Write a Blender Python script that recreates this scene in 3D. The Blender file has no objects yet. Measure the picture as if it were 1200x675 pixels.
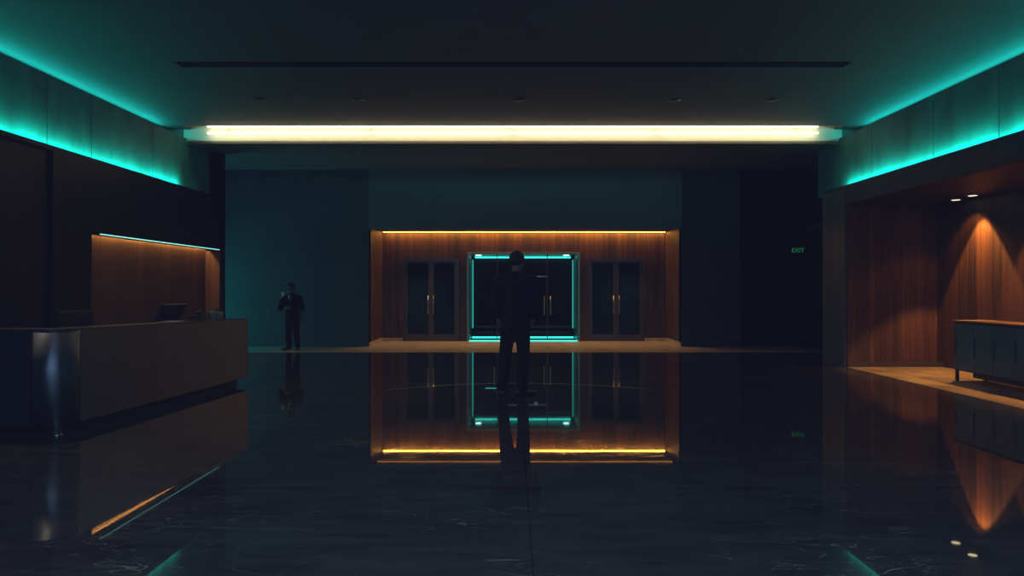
import bpy, bmesh, math, random
from mathutils import Vector, Matrix, Euler

random.seed(7)
scene = bpy.context.scene
COL = scene.collection
PI = math.pi

# ------------------------------------------------------------------ materials
def nodes(m):
    m.use_nodes = True
    nt = m.node_tree
    return nt, nt.nodes, nt.links

def mat(name, col, rough=.5, metal=0., noise=0., nscale=6., stretch=(1, 1, 1), bump=0., spec=.5, ior=1.5, coord='Object', rvar=0.):
    """procedural surface: base colour varied by a (stretched) noise"""
    m = bpy.data.materials.new(name)
    nt, N, L = nodes(m)
    b = N['Principled BSDF']
    b.inputs['Roughness'].default_value = rough
    b.inputs['Metallic'].default_value = metal
    b.inputs['Specular IOR Level'].default_value = spec
    b.inputs['IOR'].default_value = ior
    tc = N.new('ShaderNodeTexCoord'); mp = N.new('ShaderNodeMapping')
    mp.inputs['Scale'].default_value = stretch
    L.new(tc.outputs[coord], mp.inputs['Vector'])
    nz = N.new('ShaderNodeTexNoise'); nz.inputs['Scale'].default_value = nscale
    nz.inputs['Detail'].default_value = 5
    L.new(mp.outputs['Vector'], nz.inputs['Vector'])
    rp = N.new('ShaderNodeValToRGB')
    a = [c * (1 - noise) for c in col]; z = [c * (1 + noise) for c in col]
    rp.color_ramp.elements[0].color = (*a, 1); rp.color_ramp.elements[0].position = .3
    rp.color_ramp.elements[1].color = (*z, 1); rp.color_ramp.elements[1].position = .7
    L.new(nz.outputs['Fac'], rp.inputs['Fac'])
    L.new(rp.outputs['Color'], b.inputs['Base Color'])
    if rvar:
        mr = N.new('ShaderNodeMapRange')
        mr.inputs['To Min'].default_value = max(0, rough - rvar); mr.inputs['To Max'].default_value = rough + rvar
        L.new(nz.outputs['Fac'], mr.inputs['Value']); L.new(mr.outputs['Result'], b.inputs['Roughness'])
    if bump:
        bp = N.new('ShaderNodeBump'); bp.inputs['Strength'].default_value = bump
        bp.inputs['Distance'].default_value = .01
        L.new(nz.outputs['Fac'], bp.inputs['Height']); L.new(bp.outputs['Normal'], b.inputs['Normal'])
    return m

def emit(name, col, s):
    m = bpy.data.materials.new(name)
    nt, N, L = nodes(m)
    N.remove(N['Principled BSDF'])
    e = N.new('ShaderNodeEmission'); e.inputs['Color'].default_value = (*col, 1); e.inputs['Strength'].default_value = s
    L.new(e.outputs[0], N['Material Output'].inputs['Surface'])
    return m

def wood(name, dark, light, rough=.45, axis='x', board=.12):
    """vertical veneer: narrow boards of different tone plus fine vertical grain"""
    m = bpy.data.materials.new(name)
    nt, N, L = nodes(m); b = N['Principled BSDF']
    b.inputs['Roughness'].default_value = rough
    tc = N.new('ShaderNodeTexCoord')
    sep = N.new('ShaderNodeSeparateXYZ'); L.new(tc.outputs['Object'], sep.inputs[0])
    add = N.new('ShaderNodeMath'); add.operation = 'ADD'
    L.new(sep.outputs['X'], add.inputs[0]); L.new(sep.outputs['Y'], add.inputs[1])
    dv = N.new('ShaderNodeMath'); dv.operation = 'DIVIDE'; dv.inputs[1].default_value = board
    L.new(add.outputs[0], dv.inputs[0])
    fl = N.new('ShaderNodeMath'); fl.operation = 'FLOOR'; L.new(dv.outputs[0], fl.inputs[0])
    wn = N.new('ShaderNodeTexWhiteNoise'); wn.noise_dimensions = '1D'; L.new(fl.outputs[0], wn.inputs['W'])
    mp = N.new('ShaderNodeMapping'); mp.inputs['Scale'].default_value = (1, 1, .025)
    L.new(tc.outputs['Object'], mp.inputs['Vector'])
    nz = N.new('ShaderNodeTexNoise'); nz.inputs['Scale'].default_value = 34; nz.inputs['Detail'].default_value = 6
    L.new(mp.outputs[0], nz.inputs['Vector'])
    mx = N.new('ShaderNodeMath'); mx.operation = 'MULTIPLY_ADD'
    L.new(wn.outputs['Value'], mx.inputs[0]); mx.inputs[1].default_value = .45
    sc = N.new('ShaderNodeMath'); sc.operation = 'MULTIPLY_ADD'
    L.new(nz.outputs['Fac'], sc.inputs[0]); sc.inputs[1].default_value = 1.3; sc.inputs[2].default_value = -.38
    L.new(sc.outputs[0], mx.inputs[2])
    rp = N.new('ShaderNodeValToRGB')
    rp.color_ramp.elements[0].color = (*dark, 1); rp.color_ramp.elements[1].color = (*light, 1)
    rp.color_ramp.elements[0].position = .1; rp.color_ramp.elements[1].position = .95
    L.new(mx.outputs[0], rp.inputs['Fac'])
    # joint lines between the boards
    fr = N.new('ShaderNodeMath'); fr.operation = 'FRACT'; L.new(dv.outputs[0], fr.inputs[0])
    lt = N.new('ShaderNodeMath'); lt.operation = 'LESS_THAN'; lt.inputs[1].default_value = .05
    L.new(fr.outputs[0], lt.inputs[0])
    mix = N.new('ShaderNodeMix'); mix.data_type = 'RGBA'
    ml = N.new('ShaderNodeMath'); ml.operation = 'MULTIPLY'; ml.inputs[1].default_value = .6
    L.new(lt.outputs[0], ml.inputs[0]); L.new(ml.outputs[0], mix.inputs['Factor'])
    L.new(rp.outputs['Color'], mix.inputs['A'])
    mix.inputs['B'].default_value = (*[c * .4 for c in dark], 1)
    L.new(mix.outputs['Result'], b.inputs['Base Color'])
    return m

def marble_floor():
    m = bpy.data.materials.new('polished dark marble')
    nt, N, L = nodes(m); b = N['Principled BSDF']
    b.inputs['IOR'].default_value = 1.48
    tc = N.new('ShaderNodeTexCoord')
    P = tc.outputs['Object']
    def math_(op, a, bb=None, c=None):
        n = N.new('ShaderNodeMath'); n.operation = op
        for i, v in enumerate((a, bb, c)):
            if v is None: continue
            if hasattr(v, 'links'): L.new(v, n.inputs[i])
            else: n.inputs[i].default_value = v
        return n.outputs[0]
    # soft clouds of tone
    n1 = N.new('ShaderNodeTexNoise'); n1.inputs['Scale'].default_value = .55; n1.inputs['Detail'].default_value = 6; n1.inputs['Distortion'].default_value = .8
    L.new(P, n1.inputs['Vector'])
    # warm stretched streaks
    mp = N.new('ShaderNodeMapping'); mp.inputs['Rotation'].default_value = (0, 0, .35); mp.inputs['Scale'].default_value = (.8, 3.2, 1)
    L.new(P, mp.inputs['Vector'])
    n2 = N.new('ShaderNodeTexNoise'); n2.inputs['Scale'].default_value = 2.2; n2.inputs['Detail'].default_value = 9; n2.inputs['Roughness'].default_value = .65
    L.new(mp.outputs[0], n2.inputs['Vector'])
    def vein(scale, width, rot, dist):
        q = N.new('ShaderNodeMapping'); q.inputs['Rotation'].default_value = (0, 0, rot); q.inputs['Scale'].default_value = (.38, 1.5, 1)
        L.new(P, q.inputs['Vector'])
        n = N.new('ShaderNodeTexNoise'); n.inputs['Scale'].default_value = scale; n.inputs['Detail'].default_value = 4; n.inputs['Distortion'].default_value = dist
        L.new(q.outputs[0], n.inputs['Vector'])
        d = math_('ABSOLUTE', math_('SUBTRACT', n.outputs['Fac'], .5))
        return math_('SUBTRACT', 1, math_('MINIMUM', math_('DIVIDE', d, width), 1))
    v1 = vein(.9, .0022, .22, .5); v2 = vein(2.3, .0034, -.2, .6); v3 = vein(5.0, .006, .12, .7)
    # break veins up
    n4 = N.new('ShaderNodeTexNoise'); n4.inputs['Scale'].default_value = .8; L.new(P, n4.inputs['Vector'])
    gate = math_('MULTIPLY', math_('MAXIMUM', math_('SUBTRACT', n4.outputs['Fac'], .42), 0), 5)
    veins = math_('MULTIPLY', math_('MINIMUM', math_('ADD', math_('ADD', v1, math_('MULTIPLY', v2, .7)), math_('MULTIPLY', v3, .55)), 1), math_('MINIMUM', gate, 1))
    # slab joints 3.0 x 3.0 m and one curved inlay line
    sep = N.new('ShaderNodeSeparateXYZ'); L.new(P, sep.inputs[0])
    X, Y = sep.outputs['X'], sep.outputs['Y']
    def joint(c, off, size, w):
        f = math_('FRACT', math_('DIVIDE', math_('ADD', c, off), size))
        return math_('LESS_THAN', f, w / size)
    j = math_('MAXIMUM', joint(X, 5.9 + 30, 6.0, .007), joint(Y, 4.2 + 28.8, 9.6, .012))
    r = math_('SQRT', math_('ADD', math_('POWER', math_('SUBTRACT', X, .12), 2), math_('POWER', math_('SUBTRACT', Y, 8.5), 2)))
    arc = math_('LESS_THAN', math_('ABSOLUTE', math_('SUBTRACT', r, 2.85)), .011)
    arc = math_('MULTIPLY', arc, math_('GREATER_THAN', Y, 10.62))
    line = math_('MAXIMUM', math_('MULTIPLY', veins, .55), arc)
    rp = N.new('ShaderNodeValToRGB')
    rp.color_ramp.elements[0].position = .3; rp.color_ramp.elements[0].color = (.007, .008, .010, 1)
    rp.color_ramp.elements[1].position = .75; rp.color_ramp.elements[1].color = (.058, .054, .047, 1)
    cl = math_('MULTIPLY_ADD', n2.outputs['Fac'], .6, math_('MULTIPLY', n1.outputs['Fac'], .4))
    L.new(cl, rp.inputs['Fac'])
    mx = N.new('ShaderNodeMix'); mx.data_type = 'RGBA'
    L.new(line, mx.inputs['Factor']); L.new(rp.outputs['Color'], mx.inputs['A']); mx.inputs['B'].default_value = (.30, .27, .22, 1)
    m2 = N.new('ShaderNodeMix'); m2.data_type = 'RGBA'
    L.new(math_('MULTIPLY', j, .8), m2.inputs['Factor']); L.new(mx.outputs['Result'], m2.inputs['A']); m2.inputs['B'].default_value = (.004, .005, .006, 1)
    L.new(m2.outputs['Result'], b.inputs['Base Color'])
    ro = math_('ADD', math_('MULTIPLY_ADD', n2.outputs['Fac'], .03, .008), math_('MULTIPLY', line, .3))
    L.new(ro, b.inputs['Roughness'])
    return m

def glass(name, tint, refl=.12):
    m = bpy.data.materials.new(name)
    nt, N, L = nodes(m); N.remove(N['Principled BSDF'])
    t = N.new('ShaderNodeBsdfTransparent'); t.inputs['Color'].default_value = (*tint, 1)
    g = N.new('ShaderNodeBsdfGlossy'); g.inputs['Roughness'].default_value = .02
    f = N.new('ShaderNodeFresnel'); f.inputs['IOR'].default_value = 1.06
    mx = N.new('ShaderNodeMixShader')
    L.new(f.outputs[0], mx.inputs[0]); L.new(t.outputs[0], mx.inputs[1]); L.new(g.outputs[0], mx.inputs[2])
    L.new(mx.outputs[0], N['Material Output'].inputs['Surface'])
    return m

M = {
    'floor': marble_floor(),
    'border': mat('honed tan stone', (.40, .33, .25), .34, noise=.35, nscale=3.0, stretch=(1, 2.2, 1), bump=.05),
    'border_alcove': mat('honed brown stone', (.19, .15, .105), .36, noise=.4, nscale=2.2, stretch=(1.6, 1, 1), bump=.05),
    'carpet': mat('dark corridor carpet', (.008, .008, .012), .9, noise=.2, nscale=60),
    'ceiling': mat('matte slate ceiling paint', (.10, .110, .128), .75, noise=.06, nscale=1.2),
    'lip': mat('tan falloff band paint', (.16, .12, .085), .7, noise=.04, nscale=3),  # tan stands in for tube light falling off at the fascia foot
    'white': mat('white cove paint', (.62, .60, .55), .7, noise=.03, nscale=3),
    'soffit': mat('lower ceiling paint', (.12, .15, .16), .75, noise=.06, nscale=1.2),
    'stone': mat('teal tinted stone panel', (.024, .14, .135), .7, spec=.15, noise=.3, nscale=2.6, stretch=(1, 1, .45), bump=.15),  # base colour pushed to teal to strengthen the strip glow
    'seam': mat('dark panel joint', (.004, .004, .005), .9, noise=.1),
    'plaster': mat('blue grey plaster', (.055, .075, .088), .7, noise=.12, nscale=1.4, bump=.05),
    'plaster_dark': mat('navy grey plaster', (.035, .042, .062), .7, noise=.12, nscale=1.4),
    'header': mat('grey green header plaster', (.125, .165, .18), .72, noise=.1, nscale=1.0),
    'pillar': mat('slate pillar cladding', (.05, .066, .08), .42, noise=.15, nscale=2.0, stretch=(1, 1, .3)),
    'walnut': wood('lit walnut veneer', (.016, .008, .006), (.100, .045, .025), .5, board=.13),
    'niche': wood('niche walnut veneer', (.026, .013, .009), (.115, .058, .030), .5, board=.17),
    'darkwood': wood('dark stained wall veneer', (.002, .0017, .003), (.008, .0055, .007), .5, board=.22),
    'black': mat('black void paint', (.003, .003, .005), .8, noise=.1),
    'corridor': mat('dark corridor paint', (.012, .012, .018), .8, noise=.1),
    'beam': mat('dim corridor beam paint', (.09, .075, .07), .7, noise=.1),
    'steel': mat('brushed bronze steel', (.10, .118, .15), .38, .85, noise=.10, nscale=26, stretch=(1, 1, .02), rvar=.07),
    'toekick': mat('black toe kick', (.004, .004, .006), .6, noise=.1),
    'counter': mat('dark desk counter', (.022, .021, .024), .35, noise=.15, nscale=9),
    'chrome': mat('satin steel', (.42, .42, .43), .28, 1., noise=.05, nscale=20),
    'doorframe': mat('bronze anodised door frame', (.085, .075, .065), .38, .6, noise=.08, nscale=8),
    'tint': mat('dark tinted glass', (.010, .026, .042), .06, noise=.3, nscale=.9, spec=.06),
    'glass': glass('clear glass', (.90, .97, .96)),
    'acrylic': glass('clear acrylic', (.75, .85, .86)),
    'teal_frame': mat('vestibule lining', (.14, .20, .20), .35, noise=.1, nscale=3),
    'dark_metal': mat('charcoal metal', (.02, .022, .026), .45, .6, noise=.1, nscale=12),
    'cabinet': mat('navy lacquer', (.028, .075, .12), .4, noise=.2, nscale=2),
    'cabtop': mat('cabinet walnut top', (.12, .065, .035), .35, noise=.25, nscale=5, stretch=(3, .4, 1)),
    'plastic': mat('black plastic', (.008, .009, .013), .4, noise=.1, nscale=15),
    'screen': mat('switched off screen', (.004, .005, .008), .12, noise=.05),
    'paper': mat('off white paper', (.45, .44, .42), .8, noise=.05, nscale=10),
    'suit_navy': mat('dark suit wool', (.004, .0045, .008), .9, noise=.2, nscale=80, spec=.2),
    'suit_black': mat('charcoal suit wool', (.0045, .005, .009), .9, noise=.2, nscale=80, spec=.15),
    'trouser': mat('dark trouser wool', (.004, .0045, .008), .9, noise=.2, nscale=80, spec=.15),
    'skin': mat('skin', (.13, .075, .058), .6, noise=.1, nscale=14),
    'hair': mat('short dark hair', (.006, .005, .006), .7, noise=.4, nscale=60, stretch=(1, 1, .3)),
    'shirt': mat('pale shirt cotton', (.30, .36, .40), .8, noise=.06, nscale=40),
    'tie': mat('dark tie silk', (.01, .011, .02), .5, noise=.2, nscale=60),
    'leather': mat('black shoe leather', (.006, .006, .008), .35, noise=.2, nscale=30),
    'eye': mat('eye', (.3, .3, .3), .3, noise=.1),
    'cup': mat('white paper cup', (.75, .74, .72), .6, noise=.04, nscale=20),
    'bag': mat('pale paper bag', (.13, .125, .13), .8, noise=.12, nscale=20),
    'led_teal': emit('teal led tape', (.010, .80, .62), 120),
    'led_teal_top': emit('teal led tape upper', (.012, .80, .66), 78),
    'led_portal': emit('teal vestibule led', (.04, .80, .68), 2.0), 'led_portal_side': emit('teal vestibule side led', (.05, .62, .55), .62),
    'led_orange': emit('amber led tape', (1, .43, .06), 78), 'led_orange_dim': emit('amber led tape behind header', (1, .42, .06), 4),
    'portal_rim_glow': emit('teal lit rim glow', (.02, .5, .44), .22),  # emission standing for the teal-lit frame edge, no strip there
    'led_niche': emit('amber niche led', (1, .48, .11), 85),
    'led_line': emit('pale cyan led line', (.32, .95, .88), 1.1),
    'led_cove': emit('warm white led diffuser', (1, .78, .42), 9),
    'lamp_warm': emit('warm downlight lens', (1, .78, .52), 3.0),
    'lamp_cool': emit('cool downlight lens', (.45, 1, .95), 4.0),
    'lamp_off': mat('unlit downlight lens', (.012, .013, .016), .3, noise=.1),
    'exit_green': emit('green exit letters', (.01, .26, .08), .55),
    'floor_led': emit('floor marker led', (.03, .55, .50), 1.0),
}

b_ = M['steel'].node_tree.nodes['Principled BSDF']
b_.inputs['Anisotropic'].default_value = .85
tg = M['steel'].node_tree.nodes.new('ShaderNodeTangent'); tg.direction_type = 'RADIAL'; tg.axis = 'Z'; b_.inputs['Anisotropic Rotation'].default_value = .25
M['steel'].node_tree.links.new(tg.outputs[0], b_.inputs['Tangent'])

M['darkwood'].node_tree.nodes['Principled BSDF'].inputs['Specular IOR Level'].default_value = .12

# ------------------------------------------------------------------ mesh helpers
def box(bm, x0, x1, y0, y1, z0, z1):
    vs = [bm.verts.new(p) for p in ((x0, y0, z0), (x1, y0, z0), (x1, y1, z0), (x0, y1, z0), (x0, y0, z1), (x1, y0, z1), (x1, y1, z1), (x0, y1, z1))]
    for f in ((3, 2, 1, 0), (4, 5, 6, 7), (0, 1, 5, 4), (1, 2, 6, 5), (2, 3, 7, 6), (3, 0, 4, 7)):
        bm.faces.new([vs[i] for i in f])
    return vs

def prism(bm, pts, z0, z1, ztop=None):
    """vertical prism over a counter-clockwise outline; ztop(x,y) may slope the top"""
    lo = [bm.verts.new((x, y, z0)) for x, y in pts]
    hi = [bm.verts.new((x, y, ztop(x, y) if ztop else z1)) for x, y in pts]
    n = len(pts)
    bm.faces.new(list(reversed(lo))); bm.faces.new(hi)
    for i in range(n):
        k = (i + 1) % n
        bm.faces.new((lo[i], lo[k], hi[k], hi[i]))

def lathe(bm, prof, c=(0, 0, 0), n=32):
    rings = []
    for r, z in prof:
        rings.append([bm.verts.new((c[0] + r * math.cos(2 * PI * k / n), c[1] + r * math.sin(2 * PI * k / n), c[2] + z)) for k in range(n)])
    for a, b in zip(rings, rings[1:]):
        for k in range(n):
            bm.faces.new((a[k], a[(k + 1) % n], b[(k + 1) % n], b[k]))
    bm.faces.new(list(reversed(rings[0]))); bm.faces.new(rings[-1])

def tube(bm, pts, r, n=10):
    pts = [Vector(p) for p in pts]; rings = []
    for i, p in enumerate(pts):
        d = (pts[min(i + 1, len(pts) - 1)] - pts[max(i - 1, 0)]).normalized()
        up = Vector((0, 0, 1)) if abs(d.z) < .9 else Vector((1, 0, 0))
        u = d.cross(up).normalized(); v = d.cross(u).normalized()
        rings.append([bm.verts.new(p + r * (math.cos(2 * PI * k / n) * u + math.sin(2 * PI * k / n) * v)) for k in range(n)])
    for a, b in zip(rings, rings[1:]):
        for k in range(n):
            bm.faces.new((a[k], a[(k + 1) % n], b[(k + 1) % n], b[k]))
    bm.faces.new(list(reversed(rings[0]))); bm.faces.new(rings[-1])

def obj(name, bm, m, parent=None, smooth=False, bevel=0.):
    bmesh.ops.recalc_face_normals(bm, faces=bm.faces)
    if bevel:
        bmesh.ops.bevel(bm, geom=[e for e in bm.edges], offset=bevel, segments=2, affect='EDGES', profile=.6, clamp_overlap=True)
    me = bpy.data.meshes.new(name); bm.to_mesh(me); bm.free()
    if smooth:
        for p in me.polygons: p.use_smooth = True
    o = bpy.data.objects.new(name, me); COL.objects.link(o)
    me.materials.append(M[m] if isinstance(m, str) else m)
    if parent: 
        o.parent = parent
        o.matrix_parent_inverse = Matrix.Translation(-parent.location) if parent.type == 'EMPTY' and parent.rotation_euler.z == 0 else parent.matrix_basis.inverted()
    return o

def bx(name, d, m, parent=None, bevel=0.):
    bm = bmesh.new(); box(bm, *d)
    return obj(name, bm, m, parent, bevel=bevel)

def led(name, d, m, face, parent=None):
    """light tape in a black channel: only the side looking along `face` glows"""
    o = bx(name, d, 'seam', parent)
    o.data.materials.append(M[m])
    for p in o.data.polygons:
        if p.normal.dot(Vector(face)) > .9: p.material_index = 1
    return o

def tag(o, label, cat, group=None, kind=None):
    o['label'] = label; o['category'] = cat
    if group: o['group'] = group
    if kind: o['kind'] = kind
    return o

def thing(name, loc, label, cat, group=None):
    o = bpy.data.objects.new(name, None); COL.objects.link(o); o.location = loc
    o.empty_display_size = .1
    return tag(o, label, cat, group)

def struct(name, boxes, m, bevel=0.):
    bm = bmesh.new()
    for d in boxes: box(bm, *d)
    o = obj(name, bm, m, bevel=bevel); o['kind'] = 'structure'
    return o

# ------------------------------------------------------------------ key planes (metres)
EYE = 1.45
XL = 6.12         # ledge / wood wall faces
XP = 6.30         # stone panel faces
ZL = 3.35         # ledge lip
ZP = 4.348        # panel top
ZC = 4.52         # ceiling
YB = 18.5         # back wall
YR = 20.4         # recess wall
Y0 = -4.0         # behind the camera

# ------------------------------------------------------------------ floor
struct('floor', [(-9.5, 9.5, Y0, 16.8, -.2, 0)], 'floor')
struct('trim_1', [(-9.5, 5.76, 16.8, YR + .05, -.2, 0), (5.76, 9.5, 16.8, YB, -.2, 0)], 'border')
struct('trim_2', [(XL + .02, 8.0, 2.0, 13.9, -.05, .004)], 'border_alcove')
struct('trim_3', [(5.76, 9.5, YB, 26.2, -.2, 0)], 'carpet')

# ------------------------------------------------------------------ ceiling
bmc = bmesh.new()
box(bmc, -7.4, 7.4, Y0, 10.05, ZC, ZC + .2)
box(bmc, -7.4, -4.6, 10.05, 10.33, ZC, ZC + .2); box(bmc, 4.6, 7.4, 10.05, 10.33, ZC, ZC + .2)
box(bmc, -7.4, 7.4, 10.33, 14.03, ZC, ZC + .2)
box(bmc, -7.4, -6.22, 14.03, 14.36, ZC, ZC + .2); box(bmc, 6.22, 7.4, 14.03, 14.36, ZC, ZC + .2)
o = obj('ceiling', bmc, 'ceiling'); o['kind'] = 'structure'
# recess above the light slot
struct('trim_4', [(-6.24, 6.24, 13.98, 14.03, ZC + .2, 5.0), (-6.4, 6.4, 13.98, 14.4, 5.0, 5.05),
                  (-6.27, -6.22, 14.03, 14.36, ZC + .2, 5.0), (6.22, 6.27, 14.03, 14.36, ZC + .2, 5.0)], 'white')
# the lower ceiling behind the slot: fascia plus a gently rising soffit
bm = bmesh.new()
vs = []
for x in (-9.4, 9.4):
    vs.append([bm.verts.new(p) for p in ((x, 14.36, 4.248), (x, YB + .1, 4.405), (x, YB + .1, 5.05), (x, 14.36, 5.05))])
a, b = vs
for i in range(4):
    k = (i + 1) % 4
    bm.faces.new((a[i], a[k], b[k], b[i]))
bm.faces.new(a); bm.faces.new(list(reversed(b)))
o = obj('ceiling', bm, 'soffit'); o['kind'] = 'structure'

# dark linear air slot let into the ceiling
t = thing('linear_air_diffuser', (0, 10.19, ZC), 'long black linear slot let into the ceiling, unlit, nearer than the glowing cove', 'air vent')
bx('slot_liner', (-4.6, 4.6, 10.05, 10.33, ZC + .12, ZC + .18), 'black', t)
for yy in (10.055, 10.185, 10.315):
    bx('slot_blade', (-4.6, 4.6, yy, yy + .012, ZC + .005, ZC + .12), 'black', t)

# unlit ceiling downlights
names5 = ['unlit ceiling downlight at the end of its row nearest the reception desk side',
          'unlit ceiling downlight second in its row from the reception desk side',
          'unlit ceiling downlight in the middle of the row of five',
          'unlit ceiling downlight second in its row from the wooden alcove side',
          'unlit ceiling downlight at the end of its row nearest the wooden alcove side']
proto = None
for i, px in enumerate((305, 419, 609, 791, 905)):
    x = (px - 601) / 870 * 12.08
    if proto is None:
        t = thing('ceiling_downlight', (x, 12.08, ZC), names5[i], 'downlight', 'row of unlit ceiling downlights')
        bm = bmesh.new(); lathe(bm, [(.068, 0), (.068, -.012), (.10, -.012), (.108, -.004), (.108, 0)], (x, 12.08, ZC)); obj('trim_ring', bm, 'dark_metal', t, True)
        bm = bmesh.new(); lathe(bm, [(.066, -.003), (.04, -.016), (.02, -.02)], (x, 12.08, ZC)); obj('lens', bm, 'lamp_off', t, True)
        proto = t
    else:
        t = proto.copy(); COL.objects.link(t); t.location = (x, 12.08, ZC); t['label'] = names5[i]
        for c in proto.children:
            d = c.copy(); COL.objects.link(d); d.parent = t; d.matrix_parent_inverse = c.matrix_parent_inverse.copy()
# warm cove light on the fascia
t = thing('cove_light', (0, 14.36, 4.248), 'long warm white light strip glowing across the ceiling cove', 'ceiling light')
bx('light_tube', (-5.85, 5.85, 14.22, 14.25, 4.545, 4.575), 'led_cove', t)
bx('light_tube', (-5.85, 5.85, 14.22, 14.25, 4.415, 4.445), 'led_cove', t)
bx('channel', (-6.36, 6.36, 14.345, 14.359, 4.248, 4.98), 'white', t)
bx('falloff_band', (-6.36, 6.36, 14.335, 14.345, 4.248, 4.296), 'lip', t)  # strip painted darker where the tube light falls off
for x in (-5.5, -2.75, 0, 2.75, 5.5):
    bx('bracket', (x - .01, x + .01, 14.25, 14.345, 4.42, 4.57), 'white', t)

# ------------------------------------------------------------------ side walls
def side_wall(s, name):
    """s=-1 left, +1 right: ledge, trough, stone panels, upper return"""
    def X(a, b): return (min(s * a, s * b), max(s * a, s * b))
    ys = {-1: [Y0, 2.2, 4.6, 7.4, 10.04, 11.10, 12.99, 15.42], 1: [Y0, 1.9, 4.3, 6.9, 9.62, 11.12, 13.02, 15.34]}[s]
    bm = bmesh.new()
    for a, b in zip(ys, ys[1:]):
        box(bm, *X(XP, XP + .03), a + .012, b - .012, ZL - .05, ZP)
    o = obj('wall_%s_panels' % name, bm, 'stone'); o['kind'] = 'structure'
    # backing, ledge trough and end
    st = struct('wall_%s_backing' % name, [(*X(XP + .031, XP + .06), Y0, ys[-1], ZL - .06, ZP - .01), (*X(XP + .40, XP + .9), Y0, ys[-1] , ZL - .3, ZC + .2), (*X(XP + .06, XP + .4), Y0, ys[-1], ZP - .02, ZP - .01)], 'seam')
    return ys

side_wall(-1, 'left'); side_wall(1, 'right')
# ledges with a lip that hides the light tape
for s, nm, yend in ((-1, 'left', 15.42), (1, 'right', 14.67)):
    def X(a, b): return (min(s * a, s * b), max(s * a, s * b))
    struct('trim_%d' % (5 if s < 0 else 6), [(*X(XL, XL + .03), Y0, yend, ZL - .06, ZL), (*X(XL + .03, XP), Y0, yend, ZL - .08, ZL - .05)], 'darkwood' if s < 0 else 'corridor')
    side = 'reception desk' if s < 0 else 'wooden alcove'
    tag(led('led_strip', (*X(XP - .145, XP - .125), Y0 + .2, 13.95, ZL - .05, ZL + .005), 'led_teal', (s, 0, 0)), 'teal light strip along the ledge above the ' + side, 'light strip', 'teal wall ledge lights')
    tag(led('led_strip', (*X(XP + .375, XP + .39), Y0 + .2, 13.95, ZP + .03, ZP + .058), 'led_teal_top', (-s, 0, 0)), 'teal light strip washing the ceiling from behind the panels above the ' + side, 'light strip', 'teal ceiling wash lights')

# left wood wall with the lit niche: niche Y 10.8-15.5, up to z 2.24
NZ = 2.235
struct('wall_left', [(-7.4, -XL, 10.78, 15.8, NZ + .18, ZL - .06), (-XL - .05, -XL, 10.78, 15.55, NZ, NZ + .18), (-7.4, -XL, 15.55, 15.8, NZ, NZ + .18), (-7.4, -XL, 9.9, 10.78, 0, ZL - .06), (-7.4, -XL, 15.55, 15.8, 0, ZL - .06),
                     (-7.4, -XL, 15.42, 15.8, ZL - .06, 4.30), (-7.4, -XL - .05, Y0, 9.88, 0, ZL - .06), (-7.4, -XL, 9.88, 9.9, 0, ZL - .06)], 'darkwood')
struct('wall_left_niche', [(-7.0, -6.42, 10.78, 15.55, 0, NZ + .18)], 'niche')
struct('trim_7', [(-6.42, -XL - .002, 15.50, 15.55, 0, NZ), (-6.42, -XL - .002, 10.78, 10.80, 0, NZ)], 'niche')
bx_ = led('led_strip', (-6.405, -6.375, 10.85, 15.48, NZ + .088, NZ + .11), 'led_niche', (0, 0, -1))
tag(bx_, 'amber light strip under the lintel of the reception niche', 'light strip')
bx_ = bx('led_strip', (-6.118, -6.104, 11.0, 15.45, NZ + .010, NZ + .026), 'led_line')
tag(bx_, 'thin pale cyan light line on the lintel edge above the reception niche', 'light strip')

struct('trim_10', [(-XL, -XL + .032, 10.95, 15.5, NZ + .003, NZ + .008), (-6.343, -6.335, 10.82, 15.5, NZ + .020, NZ + .18)], 'black')  # added lip and shield hiding the strips from the floor reflection

# right wall: fascia, pillar, wooden alcove
struct('wall_right', [(XL, XL + .12, Y0, 13.7, 3.0, ZL - .06), (XL, 8.2, Y0, 2.0, 0, 3.0)], 'corridor')
struct('wall_right_pillar', [(XL, 8.2, 13.95, 14.67, 0, ZL - .06), (XL, XL + .45, 13.7, 13.95, 0, ZL - .06)], 'pillar')
struct('wall_right_alcove', [(XL + .45, 7.95, 13.9, 13.95, 0, 3.0), (7.95, 8.1, 2.0, 13.95, 0, 3.05)], 'walnut')
struct('wall_right_alcove_reveal', [(XL + .05, XL + .45, 13.68, 13.70, .09, 2.98)], 'walnut')
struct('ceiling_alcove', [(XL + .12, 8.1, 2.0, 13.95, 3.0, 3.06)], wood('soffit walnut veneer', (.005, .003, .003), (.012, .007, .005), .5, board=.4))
struct('baseboard_right', [(XL + .05, 7.95, 13.66, 13.68, 0, .09), (XL + .45, 7.95, 13.68, 13.9, 0, .002), (7.93, 7.95, 2.0, 13.9, 0, .09)], 'doorframe')
# side passages beyond the walls
struct('wall_left_passage', [(-9.5, -9.4, 14.6, YB, 0, 4.4), (-9.5, -7.0, 14.5, 14.6, 0, 4.4)], 'corridor')
struct('wall_right_corridor', [(8.2, 8.3, 14.0, 26.2, 0, 4.4), (5.66, 5.76, YB, 26.2, 0, 4.4), (5.66, 8.3, 26.1, 26.2, 0, 4.4)], 'corridor')
struct('trim_8', [(7.95, 8.2, 16.0, 26.0, 3.0, 3.16)], 'beam')
struct('ceiling_corridor', [(5.66, 9.4, YB, 26.2, 4.4, 4.5)], 'corridor')

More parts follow.
